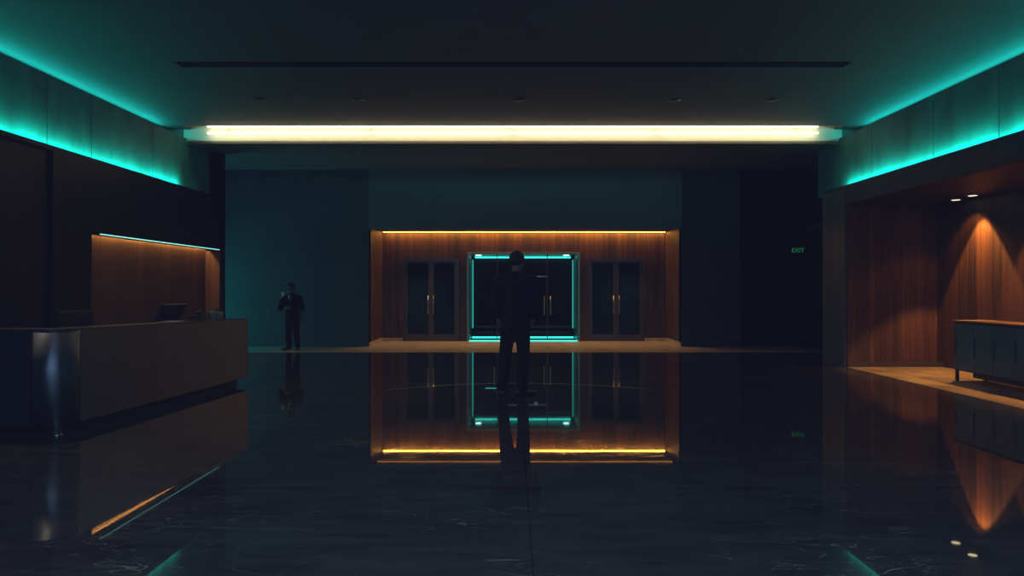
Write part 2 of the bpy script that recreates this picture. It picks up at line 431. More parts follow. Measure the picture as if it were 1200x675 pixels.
# ------------------------------------------------------------------ back wall and entrance recess
RX0, RX1 = -3.59, 4.20
HB = 2.93
struct('wall_back', [(-9.5, RX0, YB, YB + .25, 0, 4.42)], 'plaster')
struct('wall_back_right', [(RX1, 5.76, YB, YB + .25, 0, 4.42)], 'plaster_dark')
struct('wall_back_header', [(RX0, RX1, YB - .03, YB + .02, HB, 4.42), (RX0, RX1, YB + .02, YB + .16, 3.03, 4.42)], 'header')
struct('ceiling_recess', [(RX0 - .2, RX1 + .2, YB + .16, YR + .1, 3.03, 3.1)], 'walnut')
struct('wall_recess_sides', [(RX0 - .1, RX0, YB + .004, YR, 0, 3.03), (RX1, RX1 + .1, YB + .004, YR, 0, 3.03)], 'walnut')
DL = (-3.02, -1.48); DR = (2.06, 3.61); VX = (-1.20, 1.78); DZ = 2.27; VZ = 2.40
struct('wall_back_recess', [(RX0, DL[0], YR, YR + .1, 0, 3.03), (DL[1], VX[0], YR, YR + .1, 0, 3.03), (VX[1], DR[0], YR, YR + .1, 0, 3.03), (DR[1], RX1, YR, YR + .1, 0, 3.03),
                            (DL[0], DL[1], YR, YR + .1, DZ, 3.03), (DR[0], DR[1], YR, YR + .1, DZ, 3.03), (VX[0], VX[1], YR, YR + .1, VZ, 3.03)], 'walnut')
struct('baseboard_back', [(RX0, RX0 + .02, YB + .01, YR, 0, .10), (RX1 - .02, RX1, YB + .01, YR, 0, .10), (RX0 + .02, DL[0], YR - .02, YR, 0, .09), (DR[1], RX1 - .02, YR - .02, YR, 0, .09)], 'border')
tag(led('led_strip', (RX0 + .04, RX1 - .04, YR - .115, YR - .07, 2.995, 3.015), 'led_orange', (0, 0, -1)), 'bright amber light strip along the top of the wooden entrance recess', 'light strip')
tag(led('led_strip', (RX0 + .12, RX1 - .12, YB + .49, YB + .52, 2.985, 3.01), 'led_orange_dim', (0, 0, -1)), 'amber light strip behind the header, seen only in the floor reflection', 'light strip')
struct('trim_9', [(RX0, RX1, YB + .47, YB + .54, 3.01, 3.03)], 'black')

def pull(parent, x, y, z0, z1, name='pull_handle'):
    bm = bmesh.new()
    tube(bm, [(x, y + .05, z0 + .04), (x, y, z0 + .04)], .008); tube(bm, [(x, y + .05, z1 - .04), (x, y, z1 - .04)], .008)
    tube(bm, [(x, y, z0), (x, y, z1)], .014)
    return obj(name, bm, 'chrome', parent, True)

def double_door(n, x0, x1):
    t = bpy.data.objects.new('door_%d' % n, None); COL.objects.link(t); t.location = ((x0 + x1) / 2, YR, 0); t['kind'] = 'structure'
    y0, y1 = YR - .03, YR + .08
    bm = bmesh.new()
    box(bm, x0, x0 + .045, y0, y1, 0, DZ); box(bm, x1 - .045, x1, y0, y1, 0, DZ); box(bm, x0 + .045, x1 - .045, y0, y1, DZ - .045, DZ)
    obj('door_frame', bm, 'doorframe', t)
    xm = (x0 + x1) / 2
    for a, b, h in ((x0 + .055, xm - .004, xm - .075), (xm + .004, x1 - .055, xm + .075)):
        bm = bmesh.new(); y2, y3 = YR - .005, YR + .045; w = .07
        box(bm, a, a + w, y2, y3, .01, DZ - .055); box(bm, b - w, b, y2, y3, .01, DZ - .055)
        box(bm, a + w, b - w, y2, y3, .01, .19); box(bm, a + w, b - w, y2, y3, DZ - .12, DZ - .055)
        leaf = obj('door_leaf', bm, 'doorframe', t)
        bx('glass_pane', (a + w, b - w, YR + .015, YR + .03, .19, DZ - .12), 'tint', leaf)
        pull(leaf, h, YR - .07, .76, 1.25)
    return t
double_door(1, *DL); double_door(2, *DR)

# lit glass vestibule
V = bpy.data.objects.new('door_3', None); COL.objects.link(V); V.location = (.29, YR, 0); V['kind'] = 'structure'
VB = 21.6
bm = bmesh.new()
box(bm, VX[0] - .06, VX[0], YR - .03, VB, 0, VZ + .05); box(bm, VX[1], VX[1] + .06, YR - .03, VB, 0, VZ + .05); box(bm, VX[0], VX[1], YR - .03, VB, VZ, VZ + .05)
obj('door_frame', bm, 'teal_frame', V)
bm = bmesh.new(); box(bm, VX[0], VX[1], VB, VB + .08, 0, VZ); obj('back_panel', bm, 'black', V)
bx('vestibule_floor', (VX[0], VX[1], YR + .05, VB, -.1, 0), 'black', V)
bm = bmesh.new(); box(bm, VX[0] + .12, VX[1] - .12, VB - .03, VB - .003, .30, .37); box(bm, VX[0] + .12, VX[1] - .12, VB - .03, VB - .003, .16, .20); obj('low_bars', bm, 'doorframe', V)  # two added brown bars low across the back panel
mull = (-.43, .955)
edges = [VX[0] + .01, mull[0], mull[1], VX[1] - .01]
for a, b in zip(edges, edges[1:]):
    p = bx('glass_panel', (a + .012, b - .012, YR + .19, YR + .205, .02, VZ - .01), 'glass', V)
for xm in mull:
    bx('mullion', (xm - .012, xm + .012, YR + .18, YR + .215, .005, VZ - .002), 'doorframe', V)
    for d in (-.085, .085): pull(V, xm + d, YR + .12, .72, 1.24)
bx('transom_rail', (mull[0] + .012, mull[1] - .012, YR + .186, YR + .209, 1.775, 1.79), 'chrome', V)
bm = bmesh.new(); box(bm, .60, .68, YR + .17, YR + .186, 1.70, 1.775); obj('door_closer', bm, 'chrome', V)
for nm, d in (('top', (VX[0] + .10, VX[1] - .10, VB - .05, VB - .02, VZ - .07, VZ - .025)),
              ('side', (VX[0] + .02, VX[0] + .055, VB - .05, VB - .02, .30, VZ - .12)), ('side', (VX[1] - .055, VX[1] - .02, VB - .05, VB - .02, .30, VZ - .12)),
              ('side', (VX[0] - .048, VX[0] - .034, YR - .036, YR - .031, .06, VZ - .02)), ('side', (VX[1] + .034, VX[1] + .048, YR - .036, YR - .031, .06, VZ - .02)),  # glowing slivers standing for the teal-lit rim of the frame
              ('bottom', (VX[0] + .02, VX[1] - .02, VB - .05, VB - .02, .004, .05)), ('bottom', (VX[0], VX[1], YR - .03, YR - .015, .002, .03))):
    m_ = 'led_portal' if 'side' != nm else 'led_portal_side' if d[3] > YR + .1 else 'portal_rim_glow'
    o = bx('glow_strip', d, m_, V)
for x in (-.98, 1.52):
    bm = bmesh.new(); lathe(bm, [(.05, 0), (.085, -.004), (.085, -.018), (.06, -.02)], (x, YR + .75, VZ)); t = obj('downlight', bm, 'lamp_cool', V, True)

# exit sign in the dark corridor (flag mounted from the wall)
t = thing('exit_sign', (7.68, 20.0, 2.45), 'small green EXIT sign hung high in the dark corridor', 'sign')
bx('housing', (7.50, 7.86, 20.0, 20.04, 2.39, 2.57), 'black', t)
bx('bracket', (7.86, 8.2, 20.01, 20.03, 2.46, 2.50), 'black', t)
cu = bpy.data.curves.new('EXIT', 'FONT'); cu.body = 'EXIT'; cu.size = .17; cu.align_x = 'CENTER'; cu.extrude = .002
tmp = bpy.data.objects.new('t', cu); COL.objects.link(tmp); bpy.context.view_layer.update()
me = bpy.data.meshes.new_from_object(tmp.evaluated_get(bpy.context.evaluated_depsgraph_get()))
bpy.data.objects.remove(tmp)
me.materials.clear(); me.materials.append(M['exit_green'])
me.transform(Matrix.Translation((7.68, 19.997, 2.42)) @ Matrix.Rotation(PI / 2, 4, 'X'))
o = bpy.data.objects.new('lettering', me); COL.objects.link(o); o.parent = t; o.matrix_parent_inverse = Matrix.Translation(-t.location)
o['label'] = 'glowing green letters'
# dark doors on the corridor wall
D4 = bpy.data.objects.new('door_4', None); COL.objects.link(D4); D4.location = (8.2, 23.4, 0); D4['kind'] = 'structure'
for a, b in ((22.2, 23.39), (23.41, 24.6)):
    l = bx('door_leaf', (8.14, 8.2, a, b, .01, 2.5), 'black', D4)
    bm = bmesh.new(); yy = b - .12 if a < 23 else a + .12
    tube(bm, [(8.10, yy, 1.0), (8.10, yy, 1.3)], .015); tube(bm, [(8.10, yy, 1.03), (8.14, yy, 1.03)], .01); tube(bm, [(8.10, yy, 1.27), (8.14, yy, 1.27)], .01)
    obj('door_handle', bm, 'chrome', l, True)

# ------------------------------------------------------------------ reception desk
A = Vector((-4.41, 7.22)); B = Vector((-4.05, 11.35))     # hall-side corners
d = (B - A).normalized(); nrm = Vector((-d.y, d.x))        # into the desk
def desk_pt(u, w): return A + d * u + nrm * w
LEN = (B - A).length
def zt(x, y):
    u = (Vector((x, y)) - A).dot(d)
    return 1.052 - .062 * u / LEN
def outline(inset=0., depth=1.15, r=.13, u1=LEN):
    pts = []
    # rounded near corner, walking counter-clockwise from the far left end
    base = -.0
    far = [desk_pt(u1 - inset, depth), desk_pt(base + inset, depth)]
    c = desk_pt(base + inset + r, inset + r)
    arc = []
    for k in range(13):
        a = PI / 2 * k / 12
        arc.append(c - d * r * math.cos(a) - nrm * r * math.sin(a))
    pts = [desk_pt(base + inset, depth)] + arc + [desk_pt(u1 - inset, inset), desk_pt(u1 - inset, depth)]
    return [(p.x, p.y) for p in pts]
desk = thing('reception_desk', (-4.8, 9.2, 0), 'long brushed metal reception desk with a rounded corner, standing before the lit niche', 'reception desk')
# outer metal shell: end + rounded corner + long front, in three sheets with fine joints
def sheet(name, pts, z0, drop, th=.03):
    """thin vertical sheet following pts (2D), top follows the desk top"""
    bm = bmesh.new(); n = len(pts)
    P2 = [Vector(p) for p in pts]; inn = []
    for i, p in enumerate(P2):
        tdir = (P2[min(i + 1, n - 1)] - P2[max(i - 1, 0)]).normalized()
        inn.append(p + Vector((-tdir.y, tdir.x)) * th)
    rows = []
    for p, q in zip(P2, inn):
        rows.append([bm.verts.new((p.x, p.y, z0)), bm.verts.new((p.x, p.y, zt(p.x, p.y) - drop)), bm.verts.new((q.x, q.y, zt(q.x, q.y) - drop)), bm.verts.new((q.x, q.y, z0))])
    for a, b in zip(rows, rows[1:]):
        for k in range(4):
            bm.faces.new((a[k], a[(k + 1) % 4], b[(k + 1) % 4], b[k]))
    bm.faces.new(rows[0]); bm.faces.new(list(reversed(rows[-1])))
    o = obj(name, bm, 'steel', desk)
    return o
r = .30
arc = []
c = desk_pt(r, r)
for k in range(17):
    a = PI / 2 * k / 16
    p = c - d * r * math.cos(a) - nrm * r * math.sin(a); arc.append((p.x, p.y))
endp = [tuple(desk_pt(0, 1.25)), tuple(desk_pt(0, r + .004))]
ZB = .10
sheet('end_panel', endp, ZB, .014)
o = sheet('corner_panel', arc, ZB, .014)
for p in o.data.polygons: p.use_smooth = True
um = 1.62
sheet('front_panel', [tuple(desk_pt(r + .004, 0)), tuple(desk_pt(um - .004, 0))], ZB, .014)
sheet('front_panel', [tuple(desk_pt(um + .004, 0)), tuple(desk_pt(LEN, 0))], ZB, .014)
sheet('end_panel', [tuple(desk_pt(LEN, 0.0)), tuple(desk_pt(LEN, 1.25))], ZB, .014)
# raised counter along the hall side and near end
pts = [(p[0], p[1]) for p in ([tuple(desk_pt(.002, 1.25))] + [(a[0], a[1]) for a in arc] + [tuple(desk_pt(LEN, 0)), tuple(desk_pt(LEN, .34)), tuple(desk_pt(.36, .34)), tuple(desk_pt(.36, 1.25))])]
bm = bmesh.new()
lo = [bm.verts.new((x, y, zt(x, y) - .014)) for x, y in pts]; hi = [bm.verts.new((x, y, zt(x, y))) for x, y in pts]
bm.faces.new(list(reversed(lo))); bm.faces.new(hi)
for i in range(len(pts)):
    k = (i + 1) % len(pts); bm.faces.new((lo[i], lo[k], hi[k], hi[i]))
obj('countertop', bm, 'counter', desk)
# lower work surface and inner carcass
bm = bmesh.new(); prism(bm, [tuple(desk_pt(.36, 1.05)), tuple(desk_pt(.36, .345)), tuple(desk_pt(LEN - .06, .345)), tuple(desk_pt(LEN - .06, 1.05))], .72, .75); obj('work_surface', bm, 'counter', desk)
bm = bmesh.new(); prism(bm, [tuple(desk_pt(.3, .33)), tuple(desk_pt(.3, .29)), tuple(desk_pt(LEN - .05, .29)), tuple(desk_pt(LEN - .05, .33))], .06, .94); obj('carcass', bm, 'toekick', desk)
bm = bmesh.new(); prism(bm, [tuple(desk_pt(.14, 1.2)), tuple(desk_pt(.14, .15)), tuple(desk_pt(LEN - .12, .12)), tuple(desk_pt(LEN - .12, 1.2))], 0, ZB); obj('toe_kick', bm, 'toekick', desk)
for u, w in ((.10, .10),):
    p = desk_pt(u, w); bm = bmesh.new(); lathe(bm, [(.052, 0), (.052, .012), (.042, .014), (.042, ZB)], (p.x, p.y, 0)); obj('leg', bm, 'chrome', desk, True)

def monitor(px0, px1, w, tilt, label, ztop):
    """screen faces the staff side (-x); back towards the hall"""
    Xm = -w
    ya = Xm * 870 / (px0 - 601); yb = Xm * 870 / (px1 - 601)
    yc = (ya + yb) / 2; wd = abs(yb - ya); h = .36
    t = thing('monitor', (Xm, yc, .75), label, 'monitor', 'monitors behind the reception counter')
    R = Matrix.Translation((Xm, yc, ztop)) @ Matrix.Rotation(tilt, 4, 'Y') @ Matrix.Translation((0, 0, -h))
    def bb(name, dd, m, par):
        bm = bmesh.new(); box(bm, *dd)
        bmesh.ops.bevel(bm, geom=list(bm.edges), offset=.004, segments=2, affect='EDGES')
        bm.transform(R); return obj(name, bm, m, par)
    hs = bb('housing', (-.018, .018, -wd / 2, wd / 2, 0, h), 'plastic', t)
    bb('screen', (-.026, -.017, -wd / 2 + .015, wd / 2 - .015, .015, h - .015), 'screen', t)
    c = R @ Vector((.02, 0, .12))
    bm = bmesh.new(); tube(bm, [(c.x, yc, c.z), (c.x + .03, yc, .9), (c.x + .02, yc, .76)], .022); obj('stand', bm, 'plastic', t, True)
    bm = bmesh.new(); prism(bm, [(c.x - .10, yc - .12), (c.x + .12, yc - .12), (c.x + .12, yc + .12), (c.x - .10, yc + .12)], .75, .762); obj('base', bm, 'plastic', t)
    return t
monitor(191, 218, 4.62, math.radians(27), 'dark monitor leaning back on the reception desk, beside the desk phone', 1.235)
monitor(68, 109, 4.86, math.radians(8), 'dark monitor standing upright behind the rounded end of the reception desk', 1.205)

# desk phone, acrylic leaflet holder and a sheet of paper on the counter near the far end
def on_counter(u, w):
    p = desk_pt(u, w); return p, zt(p.x, p.y)
p, z = on_counter(3.02, .20)
t = thing('desk_phone', (p.x, p.y, z), 'black desk phone on the reception counter next to the leaflet holder', 'phone')
bm = bmesh.new(); vs = box(bm, p.x - .10, p.x + .08, p.y - .10, p.y + .10, z, z + .05)
for v in vs:
    if v.co.x > p.x and v.co.z > z + .01: v.co.z += .05
obj('phone_base', bm, 'plastic', t, bevel=.006)
bm = bmesh.new(); tube(bm, [(p.x + .03, p.y - .105, z + .105), (p.x + .035, p.y - .05, z + .125), (p.x + .035, p.y + .05, z + .125), (p.x + .03, p.y + .105, z + .105)], .018); obj('handset', bm, 'plastic', t, True)
bm = bmesh.new(); box(bm, p.x - .08, p.x - .02, p.y - .06, p.y + .06, z + .052, z + .064); obj('keypad', bm, 'dark_metal', t)
p, z = on_counter(3.52, .18)
t = thing('leaflet_holder', (p.x, p.y, z), 'clear leaflet holder with pale leaflets near the far end of the reception counter', 'leaflet holder')
bm = bmesh.new(); hw, dp = .11, .05
box(bm, p.x - hw, p.x + hw, p.y - dp, p.y + dp, z, z + .006); box(bm, p.x - hw, p.x + hw, p.y + dp - .004, p.y + dp, z + .006, z + .16); box(bm, p.x - hw, p.x + hw, p.y - dp, p.y - dp + .004, z + .006, z + .09)
box(bm, p.x - hw, p.x - hw + .004, p.y - dp + .004, p.y + dp - .004, z + .006, z + .1); box(bm, p.x + hw - .004, p.x + hw, p.y - dp + .004, p.y + dp - .004, z + .006, z + .1)
obj('holder', bm, 'acrylic', t)
bm = bmesh.new(); box(bm, p.x - hw + .01, p.x - .01, p.y - .01, p.y + .02, z + .008, z + .135); box(bm, p.x + .005, p.x + hw - .01, p.y - .01, p.y + .012, z + .008, z + .115)
obj('leaflets', bm, mat('dim leaflet paper', (.10, .11, .115), .8, noise=.1, nscale=20), t)
p, z = on_counter(2.35, .16)
bm = bmesh.new(); prism(bm, [(p.x - .13, p.y - .2), (p.x + .10, p.y - .18), (p.x + .09, p.y + .17), (p.x - .14, p.y + .15)], z + .001, z + .012)
tag(obj('paper_sheaf', bm, mat('grey paper', (.16, .15, .15), .8, noise=.08, nscale=12)), 'sheaf of paper lying flat on the reception counter between monitor and phone', 'paper')

# ------------------------------------------------------------------ sideboard in the alcove
sb = thing('sideboard', (7.2, 9.4, 0), 'long navy sideboard with a thin wooden top standing in the wooden alcove', 'sideboard')
sx0, sx1, sy0, sy1 = 6.93, 7.46, 6.2, 11.68
bx('top', (sx0 - .012, sx1, sy0, sy1 + .012, .925, .955), 'cabtop', sb, bevel=.004)
bm = bmesh.new(); box(bm, sx0 + .024, sx1, sy0, sy1 - .02, .17, .925); obj('carcass', bm, 'dark_metal', sb)
bx('side_panel', (sx0 + .02, sx1, sy1 - .02, sy1, .17, .925), 'cabinet', sb)
ysd = [11.66, 11.18, 10.72, 10.27, 9.8, 9.3, 8.8, 8.3, 7.8, 7.3, 6.8, 6.2]
for a, b in zip(ysd, ysd[1:]):
    dr = bx('door', (sx0, sx0 + .022, b + .006, a - .006, .19, .905), 'cabinet', sb, bevel=.003)
    bx('edge_pull', (sx0 - .008, sx0, a - .05, a - .038, .40, .70), 'dark_metal', dr)
bm = bmesh.new(); box(bm, sx0 + .03, sx1 - .03, sy0, sy1 - .45, .10, .17); obj('plinth', bm, 'toekick', sb)
for x, y in ((sx0 + .03, sy1 - .05), (sx1 - .05, sy1 - .05), (sx0 + .03, sy0 + .05), (sx1 - .05, sy0 + .05), (sx0 + .03, 9.0)):
    bm = bmesh.new(); box(bm, x - .02, x + .02, y - .02, y + .02, .004, .17); obj('leg', bm, 'dark_metal', sb)

# lit downlights in the alcove ceiling
lab = ['lit warm downlight in the wooden alcove ceiling, the farther of the two', 'lit warm downlight in the wooden alcove ceiling, the nearer of the two']
for i, (x, y) in enumerate(((7.74, 12.97), (7.66, 12.37))):
    t = thing('downlight', (x, y, 3.0), lab[i], 'downlight', 'lit alcove downlights')
    bm = bmesh.new(); lathe(bm, [(.072, 0), (.072, -.008), (.095, -.008), (.10, 0)], (x, y, 3.0)); obj('trim_ring', bm, 'chrome', t, True)
    bm = bmesh.new(); lathe(bm, [(.070, 0), (.070, -.006), (.03, -.0065)], (x, y, 3.0)); obj('lens', bm, 'lamp_warm', t, True)

# small teal floor marker beside the standing man
t = bx('floor_light', (-.40, -.24, 10.76, 10.80, .0005, .004), 'floor_led')
tag(t, 'tiny teal light strip flush in the floor beside the standing man', 'floor light')

# ------------------------------------------------------------------ people
def sph(bm, c, r, s=(1, 1, 1), R=None, seg=2):
    mtx = Matrix.Translation(c) @ (R.to_4x4() if R else Matrix()) @ Matrix.Diagonal((r * s[0], r * s[1], r * s[2], 1))
    bmesh.ops.create_icosphere(bm, subdivisions=seg, radius=1, matrix=mtx)

def cap(bm, p, r0, q, r1, flat=None):
    """tapered capsule as the hull of two spheres"""
    t = bmesh.new()
    sph(t, Vector(p), r0); sph(t, Vector(q), r1)
    res = bmesh.ops.convex_hull(t, input=t.verts[:])
    bmesh.ops.delete(t, geom=[v for v in t.verts if not v.link_faces], context='VERTS')
    bmesh.ops.delete(t, geom=[g for g in res['geom_interior'] if isinstance(g, bmesh.types.BMVert) and g.is_valid], context='VERTS')
    me = bpy.data.meshes.new('x'); t.to_mesh(me); t.free(); bm.from_mesh(me); bpy.data.meshes.remove(me)

def rings(bm, rows, n=24, p=2.0):
    """closed loft through ellipses (cx, cy, z, rx, ry)"""
    rr = []
    for cx, cy, z, rx, ry in rows:
        ring = []
        for k in range(n):
            a = 2 * PI * k / n; c, s = math.cos(a), math.sin(a)
            e = 2 / p
            ring.append(bm.verts.new((cx + rx * math.copysign(abs(c) ** e, c), cy + ry * math.copysign(abs(s) ** e, s), z)))
        rr.append(ring)
    for a, b in zip(rr, rr[1:]):
        for k in range(n): bm.faces.new((a[k], a[(k + 1) % n], b[(k + 1) % n], b[k]))
    bm.faces.new(list(reversed(rr[0]))); bm.faces.new(rr[-1])

def fuse(bm, voxel, smooth=3):
    """voxel-fuse everything in bm into one continuous smooth surface"""
    bmesh.ops.recalc_face_normals(bm, faces=bm.faces)
    me = bpy.data.meshes.new('raw'); bm.to_mesh(me); bm.free()
    o = bpy.data.objects.new('raw', me); COL.objects.link(o)
    md = o.modifiers.new('r', 'REMESH'); md.mode = 'VOXEL'; md.voxel_size = voxel
    bpy.context.view_layer.update()
    me2 = bpy.data.meshes.new_from_object(o.evaluated_get(bpy.context.evaluated_depsgraph_get()))
    bpy.data.objects.remove(o); bpy.data.meshes.remove(me)
    b2 = bmesh.new(); b2.from_mesh(me2); bpy.data.meshes.remove(me2)
    for _ in range(smooth): bmesh.ops.smooth_vert(b2, verts=b2.verts, factor=.5, use_axis_x=True, use_axis_y=True, use_axis_z=True)
    return b2

def hand(bm, w, dr, pn, th, curl=.5, k=1.):
    """hand from wrist w along dr; palm normal pn (fingers curl that way); th = thumb side"""
    w = Vector(w); dr = Vector(dr).normalized(); pn = Vector(pn); pn = (pn - dr * pn.dot(dr)).normalized()
    sd = dr.cross(pn).normalized()
    if sd.dot(Vector(th)) < 0: sd = -sd
    for o_ in (-.028, -.009, .011, .03):
        cap(bm, w + sd * o_ * .75 * k, .016 * k, w + dr * .085 * k + sd * o_ * k, .0125 * k)
    for o_, ln in ((.031, .066), (.0105, .078), (-.0105, .072), (-.03, .056)):
        p = w + dr * .088 * k + sd * o_ * k; a = 0.; r_ = .0098 * k
        for seg_, f in enumerate((.44, .32, .24)):
            a += curl * (.8 if seg_ == 0 else 1.1)
            q = p + (dr * math.cos(a) + pn * math.sin(a)) * ln * f * 1.15 * k
            cap(bm, p, r_, q, r_ * .93); p = q; r_ *= .93
    p0 = w + dr * .022 * k + sd * .026 * k
    p1 = p0 + (dr * .62 + sd * .72 + pn * .25).normalized() * .042 * k
    p2 = p1 + (dr * .85 + sd * .3 + pn * .4).normalized() * .034 * k
    p3 = p2 + (dr * .9 + sd * .0 + pn * .45).normalized() * .026 * k
    cap(bm, p0, .015 * k, p1, .012 * k); cap(bm, p1, .0115 * k, p2, .0105 * k); cap(bm, p2, .0105 * k, p3, .009 * k)

def head(bm, c, fwd, k):
    """head about .235*k tall centred on c, looking along fwd"""
    c = Vector(c); f = Vector(fwd).normalized(); s = f.cross(Vector((0, 0, 1))).normalized(); u = s.cross(f).normalized()
    R = Matrix((s, f, u)).transposed()
    def P(x, y, z): return c + R @ Vector((x, y, z)) * k
    sph(bm, P(0, -.012, .022), .1 * k, (.78, .96, .93), R, 3)
    sph(bm, P(0, .028, -.045), .07 * k, (.84, .92, 1.0), R, 3)                     # mid face
    cap(bm, P(-.022, .062, -.098), .022 * k, P(.022, .062, -.098), .022 * k)     # chin
    cap(bm, P(-.058, -.005, -.058), .018 * k, P(-.026, .055, -.098), .019 * k)   # jaw
    cap(bm, P(.058, -.005, -.058), .018 * k, P(.026, .055, -.098), .019 * k)
    cap(bm, P(0, .086, .004), .009 * k, P(0, .112, -.036), .0125 * k)             # nose
    sph(bm, P(-.012, .10, -.04), .0085 * k, (1, 1, 1), R); sph(bm, P(.012, .10, -.04), .0085 * k, (1, 1, 1), R)
    cap(bm, P(-.044, .072, .021), .011 * k, P(-.01, .083, .017), .010 * k)       # brows
    cap(bm, P(.044, .072, .021), .011 * k, P(.01, .083, .017), .010 * k)
    cap(bm, P(-.02, .086, -.066), .0075 * k, P(.02, .086, -.066), .0075 * k)     # lips
    cap(bm, P(-.016, .085, -.077), .008 * k, P(.016, .085, -.077), .008 * k)
    for e in (-1, 1):
        sph(bm, P(e * .081, -.012, -.012), .034 * k, (.26, .6, 1.0), R)           # ears
        sph(bm, P(e * .083, -.004, -.034), .016 * k, (.4, .6, 1.0), R)
    return P, R

def hair_mesh(P, R, k):
    bm = bmesh.new()
    sph(bm, P(0, -.016, .030), .106 * k, (.80, .97, .93), R, 4)
    Ri = R.transposed(); c0 = P(0, 0, 0)
    kill = []
    for v in bm.verts:
        q = (Ri @ (v.co - c0)) / k
        hl = .062 if q.y > .045 else (.062 - (.045 - q.y) * 1.4 if q.y > -.02 else -.03 - (-.02 - q.y) * .75)
        if q.z < hl: kill.append(v)
    bmesh.ops.delete(bm, geom=kill, context='VERTS')
    rnd = random.Random(3)
    for v in bm.verts: v.co += v.normal * rnd.uniform(-.0012, .0022) * k
    ret = bmesh.ops.solidify(bm, geom=bm.faces[:], thickness=-.012 * k)
    bmesh.ops.smooth_vert(bm, verts=bm.verts, factor=.4, use_axis_x=True, use_axis_y=True, use_axis_z=True)
    return bm

def shoe(bm, ank, toe, k):
    a = Vector(ank); t = Vector(toe); t.z = 0; t.normalize(); s = Vector((-t.y, t.x, 0))
    L0 = Vector((a.x, a.y, 0))
    def P(f, l, z): return L0 + (t * f + s * l + Vector((0, 0, z))) * k
    cap(bm, P(-.055, 0, .042), .036 * k, P(.03, 0, .05), .038 * k)
    for l in (-.014, .014):
        cap(bm, P(.02, l, .04), .036 * k, P(.15, l * 1.2, .028), .026 * k)
    cap(bm, P(.15, 0, .028), .03 * k, P(.195, 0, .024), .022 * k)
    cap(bm, P(-.02, 0, .05), .036 * k, P(-.02, 0, .11), .037 * k)

def flat_sole(b2):
    for v in b2.verts:
        if v.co.z < .008: v.co.z = .0015
    return b2

def person(loc, J, k, label, suit, trousers, extra=None):
    """J: joints in metres, feet on z=0, local frame parallel to the world"""
    V3 = Vector
    bm = bmesh.new()
    P, R = head(bm, J['head'], J['look'], k * J.get('hk', 1))
    hk = k * J.get('hk', 1)
    nb = V3(J['neck']); hb = P(0, -.022, -.05)
    cap(bm, nb, .062 * k, hb, .056 * k)
    ch = V3(J['chest']); pv = V3(J['pelvis'])
    cap(bm, nb, .06 * k, ch, .095 * k); cap(bm, ch, .10 * k, pv, .09 * k)
    for sd in 'LR':
        sh, el, wr = V3(J['sh' + sd]), V3(J['el' + sd]), V3(J['wr' + sd])
        cap(bm, ch + V3((0, 0, .12 * k)), .05 * k, sh, .05 * k); cap(bm, sh, .048 * k, el, .038 * k); cap(bm, el, .038 * k, wr, .026 * k)
        h = J['hand' + sd]
        hand(bm, wr, h[0], h[1], h[2], h[3], k)
        hp, kn, an = V3(J['hip' + sd]), V3(J['kn' + sd]), V3(J['an' + sd])
        cap(bm, pv, .085 * k, hp, .075 * k); cap(bm, hp, .07 * k, kn, .045 * k); cap(bm, kn, .045 * k, an, .032 * k)
        t = V3(J['toe' + sd]).normalized()
        cap(bm, an, .032 * k, V3((an.x, an.y, .035 * k)), .028 * k); cap(bm, V3((an.x, an.y, .035 * k)), .028 * k, V3((an.x, an.y, .03 * k)) + t * .12 * k, .022 * k)
    root = obj('person', fuse(bm, .0058 * k, 2), 'skin', None, True)
    root.location = loc
    tag(root, label, 'person')
    def child(name, b, m, lbl=None):
        me = bpy.data.meshes.new(name); bmesh.ops.recalc_face_normals(b, faces=b.faces); b.to_mesh(me); b.free()
        for p in me.polygons: p.use_smooth = True
        o = bpy.data.objects.new(name, me); COL.objects.link(o); me.materials.append(M[m]); o.parent = root
        return o
    child('hair', hair_mesh(P, R, hk), 'hair')
    for e in (-1, 1):
        b = bmesh.new(); sph(b, P(e * .031, .0785, -.002), .0125 * hk, (1, .8, .8), R); child('eye', b, 'eye')
    # trousers
    b = bmesh.new()
    for sd in 'LR':
        hp, kn, an = V3(J['hip' + sd]), V3(J['kn' + sd]), V3(J['an' + sd])
        cap(b, hp, .104 * k, kn, .080 * k); cap(b, kn, .080 * k, V3((an.x, an.y, .095 * k)), .072 * k)
        cap(b, pv + V3((0, 0, .03 * k)), .115 * k, hp, .10 * k)
    child('trousers', fuse(b, .011 * k, 4), trousers)
    # jacket
    b = bmesh.new()
    rings(b, J['jacket'], 28, 2.35)
    for sd in 'LR':
        sh, el, wr = V3(J['sh' + sd]), V3(J['el' + sd]), V3(J['wr' + sd])
        top = V3((nb.x, nb.y, nb.z - .07 * k))
        cap(b, top, .08 * k, sh, .080 * k); cap(b, sh, .088 * k, el, .078 * k)
        cap(b, el, .076 * k, wr + (el - wr).normalized() * .03 * k, .054 * k)
    cap(b, nb + V3((0, 0, -.01)), .076 * k, nb + V3((0, 0, .012 * k)), .070 * k)
    child('jacket', fuse(b, .011 * k, 4), suit)
    for sd in 'LR':
        b = bmesh.new(); shoe(b, J['an' + sd], J['toe' + sd], k); child('shoe', flat_sole(fuse(b, .007 * k, 2)), 'leather')
    if extra: extra(root, child, P, R, k)
    return root

